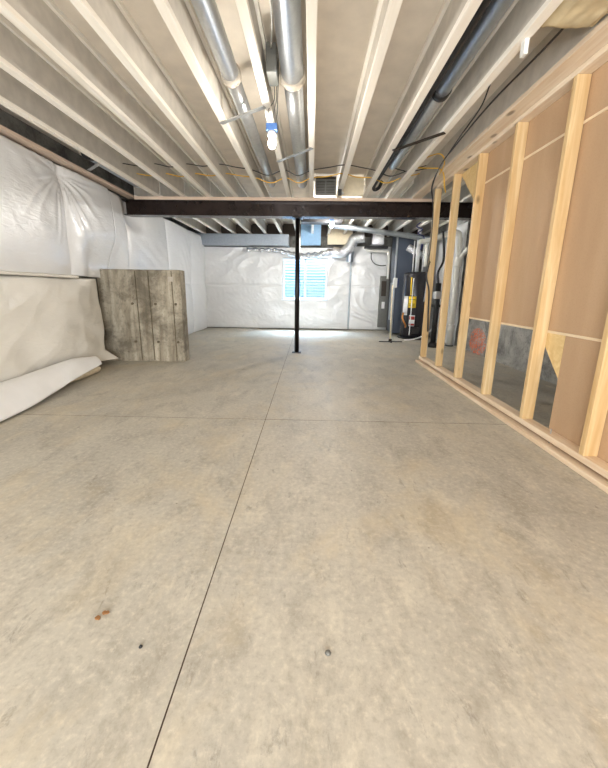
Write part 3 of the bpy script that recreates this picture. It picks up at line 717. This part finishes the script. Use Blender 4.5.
# softener-like dark bundle between first two studs
tk = thing('black_pump_pipework', 'black pipework and valves standing behind the gap between the two far studs', 'pipe', (2.45, 6.6, 0))
MB().tube([(2.45, 6.6, .0), (2.45, 6.6, 1.25)], .05, 16).build('pipe', M['blackplastic'], tk)
MB().tube(spline([(2.45, 6.6, 1.2), (2.42, 6.6, 1.45), (2.50, 6.6, 1.7), (2.44, 6.6, 2.2)]), .02, 10).build('hose', M['blackplastic'], tk)
MB().box(2.38, 2.54, 6.52, 6.68, .95, 1.10, .02).build('valve', M['strap'], tk)
MB().tube([(2.36, 6.6, .82), (2.54, 6.6, .82)], .03, 12).build('tee', M['blackplastic'], tk)
MB().lathe([(.09, 0), (.09, .06), (.06, .1)], (2.45, 6.6, 0)).build('foot', M['blackplastic'], tk)
wire('wall_cable', [(2.25, 6.6, 2.22), (2.24, 6.6, 1.8), (2.22, 6.6, 1.2), (2.2, 6.6, .9)], .012, M['bluegalv'], 'grey cable hanging between the two far studs in the utility corner')
wire('blue_tubing', [(2.25, 7.4, 2.5), (2.18, 7.4, 2.42), (2.30, 7.4, 2.36), (2.22, 7.4, 2.28), (2.35, 7.4, 2.2), (2.3, 7.4, 1.95)], .011, M['bluewire'], 'dark blue tubing bunched up behind the beam by the end stud', 'tubing')
wire('white_vent_pipe', [(2.42, 7.4, 2.18), (2.43, 7.4, 1.9), (2.42, 7.4, 1.6)], .035, M['pvc'], 'white plastic vent pipe rising beside the end stud', 'pipe', n=14)

# ------------------------------------------------------------------ debris and marks on the floor
for (x, y, a, lab) in ((-.70, .885, .5, 'brown leaf scrap on the floor left of the saw cut, the smaller lower piece'), (-.685, .905, 1.5, 'brown leaf scrap on the floor left of the saw cut, the upper piece')):
    m = MB(); n = 9
    poly = [(x+(.007+.006*R.random())*math.cos(a+2*PI*k/n)*1.1, y+(.004+.005*R.random())*math.sin(a+2*PI*k/n), .001) for k in range(n)]
    tag(m.prism(poly, (0, 0, .004)).build('leaf_scrap', M['debris']), lab, 'debris')
tag(MB().lathe([(.004, 0), (.006, .003), (.003, .008)], (-.51, .80, 0), 8).build('pebble', M['ink']), 'tiny dark pebble on the floor left of the saw cut', 'debris')
tag(MB().lathe([(.006, 0), (.010, .004), (.004, .010)], (.07, .80, 0), 8).build('pebble', M['panelgrey']), 'tiny pale pebble on the floor right of the saw cut', 'debris')

# ------------------------------------------------------------------ lights
def area(name, loc, rot, sx, sy, power, col):
    l = bpy.data.lights.new(name, 'AREA'); l.shape = 'RECTANGLE'; l.size = sx; l.size_y = sy; l.energy = power; l.color = col
    o = bpy.data.objects.new(name, l); C.objects.link(o); o.location = loc; o.rotation_euler = rot; return o
# daylight falling into the window well
area('well_daylight', (-.18, 10.05, 2.75), (math.radians(-28), 0, 0), 1.5, .8, 560, (.66, .83, 1.0))
# added fill light behind the camera; no opening is built there
area('rear_fill_light', (0, -2.95, 1.15), (math.radians(100), 0, 0), 4.5, 2.0, 230, (.95, .98, 1.))
wd = bpy.data.worlds.new('sky'); bpy.context.scene.world = wd; wd.use_nodes = True
wd.node_tree.nodes['Background'].inputs[0].default_value = (.6, .78, 1, 1); wd.node_tree.nodes['Background'].inputs[1].default_value = 1.2

# ------------------------------------------------------------------ camera
cam = bpy.data.cameras.new('camera'); co = bpy.data.objects.new('camera', cam); C.objects.link(co)
cam.sensor_fit = 'HORIZONTAL'; cam.sensor_width = 36; cam.lens = 36*330/608; cam.shift_y = -22/608; cam.clip_start = .05
rows = [[0.999667, -0.01762, 0.018875], [0.022199, 0.213115, -0.976775], [0.013189, 0.976868, 0.213435]]
mw = Matrix([rows[0]+[0], rows[1]+[0], rows[2]+[1.09], [0, 0, 0, 1]]); co.matrix_world = mw
sc = bpy.context.scene; sc.camera = co
sc.view_settings.view_transform = 'Standard'; sc.view_settings.look = 'None'; sc.view_settings.gamma = 1; sc.view_settings.use_curve_mapping = False
sc.view_settings.exposure = 1.08
